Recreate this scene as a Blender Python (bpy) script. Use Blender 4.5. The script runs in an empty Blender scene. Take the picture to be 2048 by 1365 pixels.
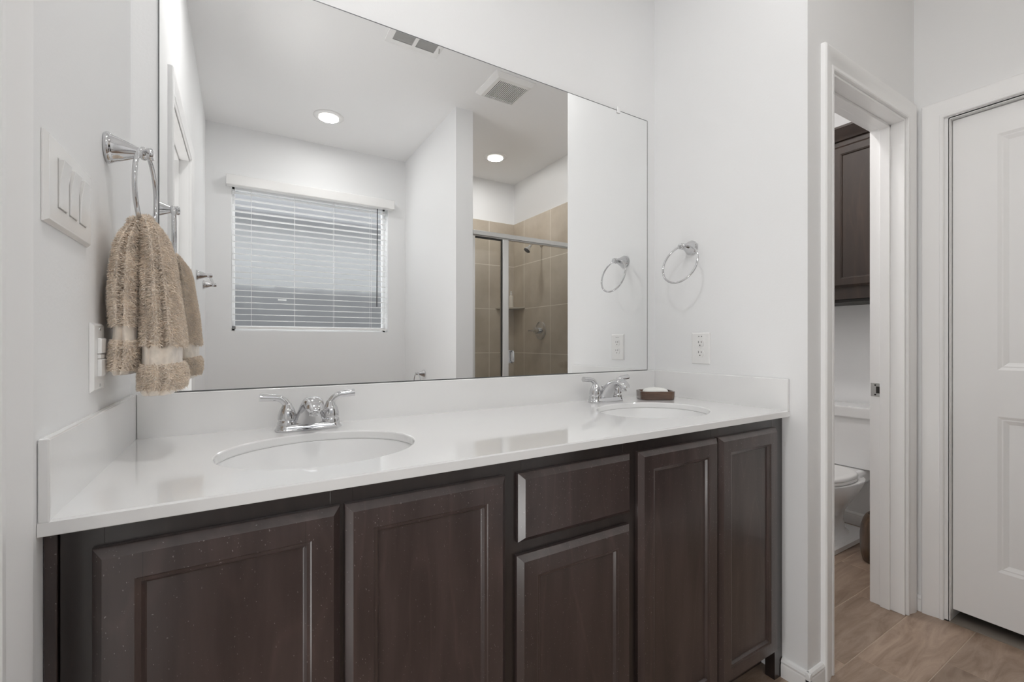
import bpy, bmesh, math, random
from mathutils import Vector, Matrix
S = bpy.context.scene
COL = S.collection
PI = math.pi
random.seed(7)

# ------------------------------------------------------------------ camera
YAW = 31.1527
cd = bpy.data.cameras.new('camera'); cam = bpy.data.objects.new('camera', cd); COL.objects.link(cam)
cd.sensor_width = 36.0; cd.lens = 897.46 / 2048 * 36.0; cd.shift_y = 1.45 / 2048; cd.clip_start = 0.02
cam.location = (0.2169, -1.3382, 1.10); cam.rotation_euler = (PI / 2, 0, -math.radians(YAW))
S.camera = cam

# ------------------------------------------------------------------ world, lights, exposure
W = bpy.data.worlds.new('world'); S.world = W; W.use_nodes = True
bg = W.node_tree.nodes['Background']; bg.inputs['Color'].default_value = (0.95, 0.975, 1.0, 1); bg.inputs['Strength'].default_value = 1.9
S.view_settings.view_transform = 'Standard'; S.view_settings.look = 'None'
S.view_settings.exposure = 0.10; S.view_settings.gamma = 1.0; S.view_settings.use_curve_mapping = False
S.cycles.use_denoising = True
S.cycles.max_bounces = 14; S.cycles.diffuse_bounces = 10; S.cycles.glossy_bounces = 6; S.cycles.transparent_max_bounces = 16
S.cycles.sample_clamp_indirect = 6.0

def area(name, loc, rot, size, power, color=(1, 1, 1), sy=None, spread=PI):
    l = bpy.data.lights.new(name, 'AREA'); l.energy = power; l.color = color; l.spread = spread
    if sy: l.shape = 'RECTANGLE'; l.size = size; l.size_y = sy
    else: l.shape = 'DISK'; l.size = size
    o = bpy.data.objects.new(name, l); COL.objects.link(o); o.location = loc; o.rotation_euler = rot
    return o
ZC = 2.6958                                                     # ceiling height
WARM = (1.0, 0.99, 0.975)
area('downlight_glow', (0.750, -2.06, ZC - 0.016), (0, 0, 0), 0.13, 3.4, WARM)
area('downlight_glow', (2.094, -2.055, ZC - 0.016), (0, 0, 0), 0.13, 4.6, WARM)
area('downlight_glow', (0.40, -0.75, ZC - 0.016), (0, 0, 0), 0.13, 6.0, WARM)  # added lamp, unseen; lifts the left wall and counter
area('downlight_glow', (1.50, -0.80, ZC - 0.016), (0, 0, 0), 0.13, 1.4, WARM)  # second added vanity lamp, out of view, to even the light
area('downlight_glow', (2.30, -0.12, ZC - 0.016), (0, 0, 0), 0.13, 8.0, (1.0, 0.96, 0.93))  # unseen lamp added to brighten the toilet room
# added lamps in the unseen bedroom: window stand-in, then uplight for the bathroom ceiling
area('bedroom_fill', (-3.05, -0.9, 1.45), (0, -PI / 2, 0), 2.4, 13.0, (1, 0.99, 0.98), 3.2)
area('bedroom_fill', (-0.75, -1.03, 0.12), (0, -math.radians(152), 0), 0.9, 26.0, (1, 0.99, 0.98), 1.3)
# daylight at the bathroom window, outside the pane: open sky from above
area('window_daylight', (0.735, -3.75, 3.3), (math.radians(50), 0, 0), 2.4, 150.0, (0.98, 0.99, 1.0), 1.4)

# ------------------------------------------------------------------ materials
def mat(name, col, rough=0.5, metal=0.0, coat=0.0, spec=0.5):
    m = bpy.data.materials.new(name); m.use_nodes = True
    b = m.node_tree.nodes['Principled BSDF']
    b.inputs['Base Color'].default_value = (*col, 1); b.inputs['Roughness'].default_value = rough
    b.inputs['Metallic'].default_value = metal; b.inputs['Coat Weight'].default_value = coat
    b.inputs['Specular IOR Level'].default_value = spec
    return m
def nd(m, t, **kw):
    n = m.node_tree.nodes.new(t)
    for k, v in kw.items():
        if k in n.inputs: n.inputs[k].default_value = v
        else: setattr(n, k, v)
    return n
def lk(m, a, b): m.node_tree.links.new(a, b)
def coords(m, scale=(1, 1, 1)):
    t = nd(m, 'ShaderNodeTexCoord'); mp = nd(m, 'ShaderNodeMapping'); mp.inputs['Scale'].default_value = scale
    lk(m, t.outputs['Object'], mp.inputs['Vector']); return mp.outputs['Vector']
def bump(m, height, strength=0.1, dist=0.01):
    b = nd(m, 'ShaderNodeBump'); b.inputs['Strength'].default_value = strength; b.inputs['Distance'].default_value = dist
    lk(m, height, b.inputs['Height']); lk(m, b.outputs['Normal'], m.node_tree.nodes['Principled BSDF'].inputs['Normal'])
def noise(m, vec, scale, detail=3.0, rough=0.5, dist=0.0):
    n = nd(m, 'ShaderNodeTexNoise'); n.inputs['Scale'].default_value = scale; n.inputs['Detail'].default_value = detail
    n.inputs['Roughness'].default_value = rough; n.inputs['Distortion'].default_value = dist
    lk(m, vec, n.inputs['Vector']); return n.outputs['Fac']
def ramp(m, fac, stops):
    r = nd(m, 'ShaderNodeValToRGB'); e = r.color_ramp.elements
    while len(e) < len(stops): e.new(0.5)
    for k, (p, c) in enumerate(stops): e[k].position = p; e[k].color = (*c, 1)
    lk(m, fac, r.inputs['Fac']); return r.outputs['Color']
def basecol(m, out): lk(m, out, m.node_tree.nodes['Principled BSDF'].inputs['Base Color'])

def paint(name, col, rough, sc=170, st=0.10):
    m = mat(name, col, rough)
    bump(m, noise(m, coords(m), sc, 2), st, 0.002); return m
M_WALL = paint('wall_paint', (0.855, 0.859, 0.863), 0.7)
M_CEIL = paint('ceiling_paint', (0.90, 0.90, 0.90), 0.85, 90, 0.15)
M_TRIM = mat('trim_enamel', (0.90, 0.90, 0.90), 0.32)
M_PLASTIC = mat('white_plastic', (0.87, 0.865, 0.855), 0.22)
M_PORC = mat('porcelain', (0.86, 0.86, 0.86), 0.08, coat=0.5)
M_SHADOW = mat('grey_gap_shade', (0.45, 0.44, 0.43), 0.5)
M_CHROME = mat('polished_chrome', (0.66, 0.66, 0.67), 0.05, 1.0)
M_STEEL = mat('satin_steel', (0.62, 0.62, 0.61), 0.25, 1.0)
M_ALU = mat('satin_aluminium', (0.74, 0.74, 0.73), 0.32, 0.85)
M_DARK = mat('dark_gap', (0.02, 0.02, 0.022), 0.8)
M_EDGE = mat('mirror_edge', (0.11, 0.115, 0.12), 0.35)
M_MIRROR = mat('mirror_silver', (0.945, 0.95, 0.948), 0.0, 1.0)
M_SOAP = mat('soap', (0.86, 0.86, 0.83), 0.35)
M_CLEAR = mat('clear_plastic', (0.9, 0.9, 0.9), 0.1)
M_HOLE = mat('slot_black', (0.03, 0.028, 0.025), 0.6)

def counter_mat():
    m = mat('cultured_marble', (0.845, 0.845, 0.842), 0.09, coat=0.6)
    c = ramp(m, noise(m, coords(m), 3.0, 5), [(0.3, (0.85, 0.85, 0.848)), (0.7, (0.835, 0.833, 0.828))]); basecol(m, c)
    return m
M_COUNTER = counter_mat()

def wood(name, a, b, c, rough=0.30, sz=(9, 9, 1.1), off=0.0, specks=True, coat=0.7):
    m = mat(name, b, rough, coat=coat); m.node_tree.nodes['Principled BSDF'].inputs['Coat Roughness'].default_value = 0.17
    v = coords(m, sz)
    n1 = noise(m, v, 2.2, 6, 0.55, 0.3)
    col = ramp(m, n1, [(0.30, a), (0.52, b), (0.74, c)])
    fg = noise(m, coords(m, (sz[0] * .42, sz[1] * .42, sz[2] * .75)), 1.0, 3, 0.5, 0.4)
    ml = nd(m, 'ShaderNodeMath'); ml.operation = 'MULTIPLY'; lk(m, fg, ml.inputs[0]); ml.inputs[1].default_value = 9.0
    pp = nd(m, 'ShaderNodeMath'); pp.operation = 'PINGPONG'; lk(m, ml.outputs[0], pp.inputs[0]); pp.inputs[1].default_value = 0.5
    mx = nd(m, 'ShaderNodeMix'); mx.data_type = 'RGBA'; mx.blend_type = 'MULTIPLY'
    g = ramp(m, pp.outputs[0], [(0.0, (1.35, 1.32, 1.3)), (0.10, (1.0, 1.0, 1.0)), (1.0, (0.93, 0.93, 0.93))])
    mx.inputs['Factor'].default_value = 0.7; lk(m, col, mx.inputs['A']); lk(m, g, mx.inputs['B'])
    out = mx.outputs['Result']
    if specks:
        s = ramp(m, noise(m, coords(m, (1, 1, 0.6)), 520, 0), [(0.815, (0, 0, 0)), (0.84, (1, 1, 1))])
        ms = nd(m, 'ShaderNodeMix'); ms.data_type = 'RGBA'
        lk(m, s, ms.inputs['Factor']); lk(m, out, ms.inputs['A']); ms.inputs['B'].default_value = (0.22, 0.20, 0.19, 1)
        out = ms.outputs['Result']
    basecol(m, out)
    bump(m, noise(m, v, 9, 5), 0.06, 0.002)
    return m
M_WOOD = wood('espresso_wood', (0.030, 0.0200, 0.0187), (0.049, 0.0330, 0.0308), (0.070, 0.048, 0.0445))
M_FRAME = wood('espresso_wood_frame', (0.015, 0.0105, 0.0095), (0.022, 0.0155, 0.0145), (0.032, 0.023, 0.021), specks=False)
M_WCWOOD = wood('brown_cabinet_wood', (0.017, 0.0098, 0.0065), (0.026, 0.0150, 0.0100), (0.038, 0.0225, 0.0150), 0.5, specks=False, coat=0.05)
M_BINWOOD = wood('brown_bin_wood', (0.035, 0.02, 0.011), (0.085, 0.05, 0.028), (0.16, 0.095, 0.055), 0.45, (14, 14, 2.0), specks=False)
M_DISHWOOD = wood('soap_dish_wood', (0.05, 0.024, 0.014), (0.095, 0.048, 0.028), (0.15, 0.085, 0.05), 0.25, (3, 3, 20), specks=False)

def floor_mats():
    m = mat('wood_look_tile', (0.25, 0.17, 0.12), 0.32)
    at = nd(m, 'ShaderNodeAttribute'); at.attribute_name = 'tone'
    t = nd(m, 'ShaderNodeTexCoord'); sc = nd(m, 'ShaderNodeVectorMath'); sc.operation = 'SCALE'; sc.inputs['Scale'].default_value = 37.0
    lk(m, at.outputs['Vector'], sc.inputs[0]); ad = nd(m, 'ShaderNodeVectorMath'); ad.operation = 'ADD'
    lk(m, t.outputs['Object'], ad.inputs[0]); lk(m, sc.outputs[0], ad.inputs[1])
    mp = nd(m, 'ShaderNodeMapping'); mp.inputs['Scale'].default_value = (2.2, 11, 11); lk(m, ad.outputs[0], mp.inputs['Vector'])
    n1 = noise(m, mp.outputs[0], 1.6, 9, 0.66, 1.4)
    col = ramp(m, n1, [(0.26, (0.19, 0.125, 0.087)), (0.47, (0.31, 0.225, 0.168)), (0.60, (0.375, 0.28, 0.215)), (0.8, (0.45, 0.355, 0.285))])
    hs = nd(m, 'ShaderNodeHueSaturation'); lk(m, col, hs.inputs['Color'])
    mr = nd(m, 'ShaderNodeMapRange'); mr.inputs['To Min'].default_value = 0.84; mr.inputs['To Max'].default_value = 1.14
    lk(m, at.outputs['Fac'], mr.inputs['Value']); lk(m, mr.outputs[0], hs.inputs['Value']); basecol(m, hs.outputs[0])
    bump(m, n1, 0.12, 0.002)
    return m, mat('grout', (0.46, 0.37, 0.29), 0.8)
M_PLANK, M_GROUT = floor_mats()

def tile_mat(name, ax, u0, z0, step=0.4325):
    """square beige wall tile; ax = horizontal axis 0 or 1"""
    m = mat(name, (0.3, 0.26, 0.2), 0.42)
    t = nd(m, 'ShaderNodeTexCoord'); sp = nd(m, 'ShaderNodeSeparateXYZ'); lk(m, t.outputs['Object'], sp.inputs[0])
    def line(sock, o):
        a = nd(m, 'ShaderNodeMath'); a.operation = 'SUBTRACT'; lk(m, sock, a.inputs[0]); a.inputs[1].default_value = o
        p = nd(m, 'ShaderNodeMath'); p.operation = 'PINGPONG'; lk(m, a.outputs[0], p.inputs[0]); p.inputs[1].default_value = step / 2
        c = nd(m, 'ShaderNodeMath'); c.operation = 'LESS_THAN'; lk(m, p.outputs[0], c.inputs[0]); c.inputs[1].default_value = 0.0032
        return c.outputs[0]
    mx = nd(m, 'ShaderNodeMath'); mx.operation = 'MAXIMUM'
    lk(m, line(sp.outputs[ax], u0), mx.inputs[0]); lk(m, line(sp.outputs[2], z0), mx.inputs[1])
    v = coords(m)
    c = ramp(m, noise(m, v, 5.0, 7, 0.6), [(0.3, (0.455, 0.39, 0.31)), (0.55, (0.53, 0.465, 0.38)), (0.75, (0.585, 0.52, 0.435))])
    q = nd(m, 'ShaderNodeMix'); q.data_type = 'RGBA'; lk(m, mx.outputs[0], q.inputs['Factor']); lk(m, c, q.inputs['A'])
    q.inputs['B'].default_value = (0.76, 0.71, 0.63, 1); basecol(m, q.outputs['Result'])
    bump(m, noise(m, v, 40, 3), 0.05, 0.002)
    return m
M_TILEB = tile_mat('shower_tile_back', 0, 2.306, 1.424)
M_TILES = tile_mat('shower_tile_side', 1, -2.365, 1.424)

def towel_mat(name, col, weave):
    m = mat(name, col, 0.95, spec=0.1); b = m.node_tree.nodes['Principled BSDF']
    b.inputs['Sheen Weight'].default_value = 0.8; b.inputs['Sheen Roughness'].default_value = 0.6
    n = noise(m, coords(m), 60, 4)
    basecol(m, ramp(m, n, [(0.3, tuple(c * 0.82 for c in col)), (0.7, tuple(min(1, c * 1.12) for c in col))]))
    if weave:
        w = nd(m, 'ShaderNodeTexChecker'); w.inputs['Scale'].default_value = 260; lk(m, coords(m), w.inputs['Vector'])
        bump(m, w.outputs['Fac'], 0.35, 0.002)
    else: bump(m, noise(m, coords(m), 420, 3), 0.8, 0.004)
    return m
M_TERRY = towel_mat('beige_terry', (0.90, 0.765, 0.625), False)
M_BAND = towel_mat('beige_woven_band', (0.80, 0.71, 0.61), True)

def glass(name, tint, gloss=0.06):
    m = bpy.data.materials.new(name); m.use_nodes = True; nt = m.node_tree; nt.nodes.clear()
    o = nt.nodes.new('ShaderNodeOutputMaterial'); mx = nt.nodes.new('ShaderNodeMixShader'); tr = nt.nodes.new('ShaderNodeBsdfTransparent')
    gl = nt.nodes.new('ShaderNodeBsdfGlossy'); gl.inputs['Roughness'].default_value = 0.02
    tr.inputs['Color'].default_value = (*tint, 1)
    f = nt.nodes.new('ShaderNodeFresnel'); f.inputs['IOR'].default_value = 1.4
    nt.links.new(f.outputs[0], mx.inputs[0]); nt.links.new(tr.outputs[0], mx.inputs[1]); nt.links.new(gl.outputs[0], mx.inputs[2]); nt.links.new(mx.outputs[0], o.inputs[0])
    return m
M_SHGLASS = glass('shower_glass', (0.982, 0.988, 0.978))
def frosted():
    m = bpy.data.materials.new('obscure_glass'); m.use_nodes = True; nt = m.node_tree; nt.nodes.clear()
    o = nt.nodes.new('ShaderNodeOutputMaterial'); mx = nt.nodes.new('ShaderNodeMixShader'); tr = nt.nodes.new('ShaderNodeBsdfTransparent')
    rf = nt.nodes.new('ShaderNodeBsdfRefraction'); rf.inputs['IOR'].default_value = 1.12; rf.inputs['Roughness'].default_value = 0.42; rf.inputs['Color'].default_value = (0.78, 0.79, 0.80, 1)
    mr = nt.nodes.new('ShaderNodeMixShader'); mr.inputs[0].default_value = 0.55
    tl = nt.nodes.new('ShaderNodeBsdfTranslucent'); tl.inputs['Color'].default_value = (0.55, 0.56, 0.57, 1)
    n = noise(m, coords(m), 170, 3, 0.6); n2 = noise(m, coords(m), 9, 4)
    c = ramp(m, n, [(0.35, (0.52, 0.53, 0.54)), (0.65, (0.82, 0.83, 0.84))]); nt.links.new(c, tr.inputs['Color'])
    r = ramp(m, n2, [(0.3, (0.02,) * 3), (0.7, (0.05,) * 3)])
    nt.links.new(tr.outputs[0], mr.inputs[1]); nt.links.new(rf.outputs[0], mr.inputs[2])
    nt.links.new(r, mx.inputs[0]); nt.links.new(mr.outputs[0], mx.inputs[1]); nt.links.new(tl.outputs[0], mx.inputs[2]); nt.links.new(mx.outputs[0], o.inputs[0])
    return m
M_FROST = frosted()
def lamp_mat():
    m = mat('lit_lens', (0.9, 0.88, 0.85), 0.4); b = m.node_tree.nodes['Principled BSDF']
    b.inputs['Emission Color'].default_value = (1.0, 0.95, 0.90, 1); b.inputs['Emission Strength'].default_value = 1.1; return m
M_LENS = lamp_mat()

# ------------------------------------------------------------------ mesh builder
class MB:
    def __init__(s): s.v = []; s.f = []; s.m = []
    def add(s, vs, fs, mi=0):
        n = len(s.v); s.v += [tuple(p) for p in vs]; s.f += [tuple(i + n for i in f) for f in fs]; s.m += [mi] * len(fs); return s
    def box(s, lo, hi, mi=0):
        (a, b, c), (d, e, f) = lo, hi
        return s.add([(a, b, c), (d, b, c), (d, e, c), (a, e, c), (a, b, f), (d, b, f), (d, e, f), (a, e, f)],
                     [(0, 3, 2, 1), (4, 5, 6, 7), (0, 1, 5, 4), (1, 2, 6, 5), (2, 3, 7, 6), (3, 0, 4, 7)], mi)
    def loft(s, rings, cap0=True, cap1=True, mi=0, closed=True):
        n = len(rings[0]); vs = [p for r in rings for p in r]; fs = []
        for k in range(len(rings) - 1):
            for i in range(n if closed else n - 1):
                j = (i + 1) % n; fs.append((k * n + i, k * n + j, (k + 1) * n + j, (k + 1) * n + i))
        if cap0: fs.append(tuple(reversed(range(n))))
        if cap1: fs.append(tuple((len(rings) - 1) * n + i for i in range(n)))
        return s.add(vs, fs, mi)
    def lathe(s, prof, T=Matrix(), n=32, sx=1, sy=1, mi=0, cap0=True, cap1=True):
        """prof: (radius, height) along local z"""
        return s.loft([[T @ Vector((sx * r * math.cos(2 * PI * i / n), sy * r * math.sin(2 * PI * i / n), h)) for i in range(n)] for r, h in prof], cap0, cap1, mi)
    def tube(s, pts, rad, n=14, mi=0, closed=False):
        pts = [Vector(p) for p in pts]; R = rad if isinstance(rad, (list, tuple)) else [rad] * len(pts)
        rings = []; up = None; N = len(pts)
        for k, p in enumerate(pts):
            if closed: t = (pts[(k + 1) % N] - pts[k - 1]).normalized()
            else: t = (pts[min(k + 1, N - 1)] - pts[max(k - 1, 0)]).normalized()
            if up is None:
                up = t.orthogonal().normalized()
            up = (up - t * up.dot(t)).normalized(); w = t.cross(up)
            rings.append([p + (up * math.cos(2 * PI * i / n) + w * math.sin(2 * PI * i / n)) * R[k] for i in range(n)])
        if closed: rings.append(rings[0]); return s.loft(rings, False, False, mi)
        return s.loft(rings, True, True, mi)
    def build(s, name, mats, parent=None, smooth=None, bevel=None, seg=2):
        me = bpy.data.meshes.new(name); me.from_pydata(s.v, [], s.f)
        for m in (mats if isinstance(mats, (list, tuple)) else [mats]): me.materials.append(m)
        me.polygons.foreach_set('material_index', s.m)
        bm = bmesh.new(); bm.from_mesh(me); bmesh.ops.remove_doubles(bm, verts=bm.verts, dist=1e-6)
        bmesh.ops.recalc_face_normals(bm, faces=bm.faces); bm.to_mesh(me); bm.free()
        if smooth is not None:
            me.shade_smooth(); me.set_sharp_from_angle(angle=math.radians(smooth))
        o = bpy.data.objects.new(name, me); COL.objects.link(o)
        if bevel:
            b = o.modifiers.new('bevel', 'BEVEL'); b.width = bevel; b.segments = seg; b.limit_method = 'ANGLE'; b.angle_limit = math.radians(40)
            b.harden_normals = False
            if smooth is None: me.shade_smooth(); me.set_sharp_from_angle(angle=math.radians(50))
        if smooth is not None or bevel:
            w = o.modifiers.new('weighted_normal', 'WEIGHTED_NORMAL'); w.keep_sharp = True; w.weight = 80
        if parent:
            o.parent = parent
            # children are authored in world space: shift by the parent's own location
            if parent.type == 'EMPTY': o.location = tuple(-x for x in parent.location)
        return o
def thing(name, label, cat, loc=(0, 0, 0), group=None):
    o = bpy.data.objects.new(name, None); COL.objects.link(o); o.location = loc; o.empty_display_size = 0.05
    tag(o, label, cat, group); return o
def tag(o, label, cat, group=None):
    o['label'] = label; o['category'] = cat
    if group: o['group'] = group
    return o
def struct(o, label=None):
    o['kind'] = 'structure'
    if label: o['label'] = label
    return o
def copy_tree(root, delta, label):
    r = root.copy(); COL.objects.link(r); r.location = Vector(root.location) + Vector(delta); r['label'] = label
    for ch in list(root.children):
        c = ch.copy(); COL.objects.link(c); c.parent = r
        for g in list(ch.children):
            d = g.copy(); COL.objects.link(d); d.parent = c
    return r
def Txyz(x, y, z): return Matrix.Translation((x, y, z))
RX_POS = Matrix.Rotation(PI / 2, 4, 'Y')          # local z -> world +x
RX_NEG = Matrix.Rotation(-PI / 2, 4, 'Y')         # local z -> world -x

# ------------------------------------------------------------------ room dimensions
XR = 1.745; YWC = -0.6104; XD = 2.599; YF = -2.571; XP0, XP1, YP = 1.4673, 1.5937, -1.4734
XW = 3.38; YWB = 0.31; TW = 0.115

def wall(name, boxes, m=M_WALL, label=None):
    b = MB()
    for lo, hi in boxes: b.box(lo, hi)
    return struct(b.build(name, m), label)
wall('wall_back', [((-TW, 0, 0), (XR + TW, TW, ZC))])
DL0, DL1, DTOP = -0.692, -1.385, 1.992          # doorway in the left wall
wall('wall_left', [((-TW, DL0, 0), (0, 0, ZC)), ((-TW, YF, 0), (0, DL1, ZC)), ((-TW, DL1, DTOP), (0, DL0, ZC))])
wall('wall_right', [((XR, YWC, 0), (XR + TW, 0, ZC))])
WX0, WX1 = 1.902, 2.500
wall('wall_toilet_front', [((XR + TW, YWC, 0), (WX0, YWC + TW, ZC)), ((WX1, YWC, 0), (XD + TW, YWC + TW, ZC)), ((WX0, YWC, DTOP), (WX1, YWC + TW, ZC))])
wall('wall_toilet_left', [((XR, TW, 0), (XR + TW, YWB, ZC))])
wall('wall_toilet_back', [((XR, YWB, 0), (XW + TW, YWB + TW, ZC))])
wall('wall_toilet_right', [((XW, YWC, 0), (XW + TW, YWB, ZC))])
wall('wall_toilet_side', [((XD + TW, YWC, 0), (XW, YWC + TW, ZC))])
RD0, RD1, RTOP = -0.718, -1.355, 1.975          # doorway in the right hand wall
wall('wall_door', [((XD, RD0, 0), (XD + TW, YWC, ZC)), ((XD, RD1, RTOP), (XD + TW, RD0, ZC)), ((XD, YF, 0), (XD + TW, RD1, ZC))])
OX0, OX1, OZ0, OZ1 = 0.158, 1.313, 1.182, 2.275  # window opening
wall('wall_window', [((-TW, YF - 0.15, 0), (OX0, YF, ZC)), ((OX1, YF - 0.15, 0), (XD + TW, YF, ZC)),
                     ((OX0, YF - 0.15, 0), (OX1, YF, OZ0)), ((OX0, YF - 0.15, OZ1), (OX1, YF, ZC))])
wall('wall_partition', [((XP0, YF, 0), (XP1, YP, ZC))])
wall('ceiling', [((-TW, YF - 0.15, ZC), (XW + TW, YWB + TW, ZC + 0.1))], M_CEIL)
# bedroom beyond the open doorway
BX = -3.2
wall('wall_bedroom_far', [((BX - 0.1, -3.2, 0), (BX, 1.6, ZC))])
wall('wall_bedroom_front', [((BX, -3.3, 0), (-TW, -3.2, ZC))])
wall('wall_bedroom_back', [((BX, 1.6, 0), (-TW, 1.7, ZC))])
wall('wall_bedroom_side', [((-TW - 0.02, TW, 0), (-TW, 1.6, ZC)), ((-TW - 0.02, -3.2, 0), (-TW, YF - 0.15, ZC))])
wall('ceiling_bedroom', [((BX, -3.2, ZC), (-TW, 1.6, ZC + 0.1))], M_CEIL)
wall('floor_bedroom', [((BX, -3.2, -0.1), (-TW, 1.6, 0))], mat('bedroom_carpet', (0.42, 0.39, 0.35), 0.95))
wall('floor_closet', [((XD, RD1 - 0.2, -0.1), (XD + 0.6, YWC, 0.004))], mat('closet_carpet', (0.25, 0.22, 0.19), 1.0))
wall('wall_closet', [((XD + 0.6, RD1 - 0.2, 0), (XD + 0.65, YWC, ZC)), ((XD + TW, RD1 - 0.25, 0), (XD + 0.65, RD1 - 0.2, ZC))])

def make_floor():
    st, ln, g = 0.1755, 0.537, 0.0011
    offs = {0: 0.450, 1: 0.367, 2: 0.108, -1: 0.141}
    b = MB(); tones = []
    x0, x1, y0, y1 = -TW, XW, YF, YWB
    b.box((x0, y0, -0.06), (x1, y1, -0.0012), 1)
    for r in range(-13, 7):
        ya = -0.617 + (r - 1) * st + st; yb = ya + st                     # row r spans ya..yb
        o = offs.get(r - 1 + 1, None)
        o = offs[r] if r in offs else (0.19 * r * r + 0.31 * r) % ln
        k = math.floor((x0 - o) / ln)
        # row naming: row 0 = between -0.7925 and -0.617
        ya -= st; yb -= st
        while o + k * ln < x1:
            xa, xb = o + k * ln, o + (k + 1) * ln; k += 1
            a, c, e, f = max(xa, x0) + g, max(ya, y0) + g, min(xb, x1) - g, min(yb, y1) - g
            if e - a < 0.004 or f - c < 0.004: continue
            # leave the planks out of solid walls is not needed: walls stand on the floor
            z = 0.0; q = 0.0012
            b.add([(a, c, z - q), (e, c, z - q), (e, f, z - q), (a, f, z - q), (a + q, c + q, z), (e - q, c + q, z), (e - q, f - q, z), (a + q, f - q, z)],
                  [(4, 5, 6, 7), (0, 1, 5, 4), (1, 2, 6, 5), (2, 3, 7, 6), (3, 0, 4, 7)], 0)
            tones.append(random.random())
    o = b.build('floor', [M_PLANK, M_GROUT])
    me = o.data; at = me.attributes.new('tone', 'FLOAT', 'FACE')
    # faces keep their order: 6 grout faces, then five per plank
    vals = [0.5] * 6 + [t for t in tones for _ in range(5)]
    vals = (vals + [0.5] * len(me.polygons))[:len(me.polygons)]
    at.data.foreach_set('value', vals)
    return struct(o)
make_floor()

# ------------------------------------------------------------------ casings, jambs, baseboards
PROF = [(0, 0), (0, .009), (.003, .0112), (.011, .0112), (.0135, .0085), (.017, .009), (.030, .0125), (.046, .0165), (.058, .0175), (.063, .0165), (.067, .013), (.068, .006), (.068, 0)]
def casing(name, plane, axis, sgn, a0, a1, top, label):
    """plane: wall coordinate; axis: 0 runs along x (plane is y), 1 runs along y (plane is x); sgn: outward direction"""
    b = MB(); rings = []
    def P(a, z, t): return (a, plane + sgn * t, z) if axis == 0 else (plane + sgn * t, a, z)
    for path in range(4):
        r = []
        for w, t in PROF:
            a = a0 - w if path in (0, 1) else a1 + w
            z = 0.0 if path in (0, 3) else top + w
            r.append(P(a, z, t))
        rings.append(r)
    b.loft(rings, True, True)
    return struct(b.build(name, M_TRIM, smooth=25), label)
def jamb(name, plane, axis, a0, a1, top, d0, d1, stop, label):
    """lining boards of an opening, d0..d1 through the wall, stop = (s0, s1)"""
    b = MB(); th = 0.018
    def B(alo, ahi, dlo, dhi, zlo, zhi):
        lo, hi = ((alo, dlo, zlo), (ahi, dhi, zhi)) if axis == 0 else ((dlo, alo, zlo), (dhi, ahi, zhi))
        b.box(tuple(min(p, q) for p, q in zip(lo, hi)), tuple(max(p, q) for p, q in zip(lo, hi)))
    s = 0.0
    B(a0 - 0.004, a0 + 0.003, d0, d1, 0, top + .003); B(a1 - 0.003, a1 + 0.004, d0, d1, 0, top + .003); B(a0, a1, d0, d1, top - 0.003, top + 0.004)
    if stop:
        B(a0 + .003, a0 + .013, *stop, 0, top - .003); B(a1 - .013, a1 - .003, *stop, 0, top - .003); B(a0 + .003, a1 - .003, *stop, top - .013, top - .003)
    return struct(b.build(name, M_TRIM, bevel=0.0015), label)
casing('trim_1', 0.0, 1, 1, DL1 + 0.004, DL0 - 0.004 + 0.008, DTOP + .004, 'white casing around the left doorway').name
jamb('trim_2', 0, 1, DL1, DL0, DTOP, -TW, 0.0, (-0.075, -0.040), 'white jamb lining of the left doorway')
casing('trim_3', YWC, 0, -1, WX0 - 0.006, WX1 + 0.010, DTOP + .008, 'white casing around the toilet room doorway')
jb = jamb('trim_4', 0, 0, WX0, WX1, DTOP, YWC + TW, YWC - 0.002, (-0.567, -0.533), 'white jamb lining of the toilet room doorway')
casing('trim_5', XD, 1, -1, RD1 - 0.006, RD0 + 0.014, RTOP + .010, 'white casing around the closed panel door')
jamb('trim_6', 0, 1, RD1, RD0, RTOP + .004, XD, XD + TW, None, 'white jamb lining of the closed panel door')
# strike plate let into the toilet room jamb
b = MB(); b.box((WX1 - 0.0042, -0.533, 0.870), (WX1 - 0.0028, -0.4995, 0.926)); b.box((WX1 - 0.0050, -0.531, 0.884), (WX1 - 0.004, -0.518, 0.912), 1)
b.lathe([(0.003, 0), (0.003, 0.001)], Txyz(WX1 - 0.0042, -0.515, 0.918) @ RX_NEG, 10, mi=2); b.lathe([(0.003, 0), (0.003, 0.001)], Txyz(WX1 - 0.0042, -0.515, 0.878) @ RX_NEG, 10, mi=2)
tag(b.build('strike_plate', [M_STEEL, M_HOLE, M_DARK]), 'small steel strike plate let into the toilet room door jamb', 'strike plate')

def baseboard(name, segs, h=0.062):
    """segs: list of (x0,y0,x1,y1,nx,ny) runs with outward normal"""
    b = MB(); pr = [(0, 0), (.013, 0), (.013, h - .022), (.011, h - .017), (.0125, h - .010), (.009, h - .003), (.004, h), (0, h)]
    for x0, y0, x1, y1, nx, ny in segs:
        b.loft([[(x + nx * t, y + ny * t, z) for t, z in pr] for x, y in ((x0, y0), (x1, y1))])
    return struct(b.build(name, M_TRIM, smooth=30))
e = .013
baseboard('baseboard_right', [(XR, -0.535, XR, YWC - e, -1, 0), (XR - e, YWC, WX0 - 0.074, YWC, 0, -1)])
baseboard('baseboard_door', [(XD, RD1 - .075, XD, -1.47, -1, 0), (XD, YWC, XD, RD0 + .082, -1, 0)])
baseboard('baseboard_left', [(0, DL1 - .075, 0, YF, 1, 0)])
baseboard('baseboard_window', [(0, YF, XP0, YF, 0, 1)])
baseboard('baseboard_partition', [(XP0, YF, XP0, YP, -1, 0), (XP0, YP, XP1, YP, 0, 1)])
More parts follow.
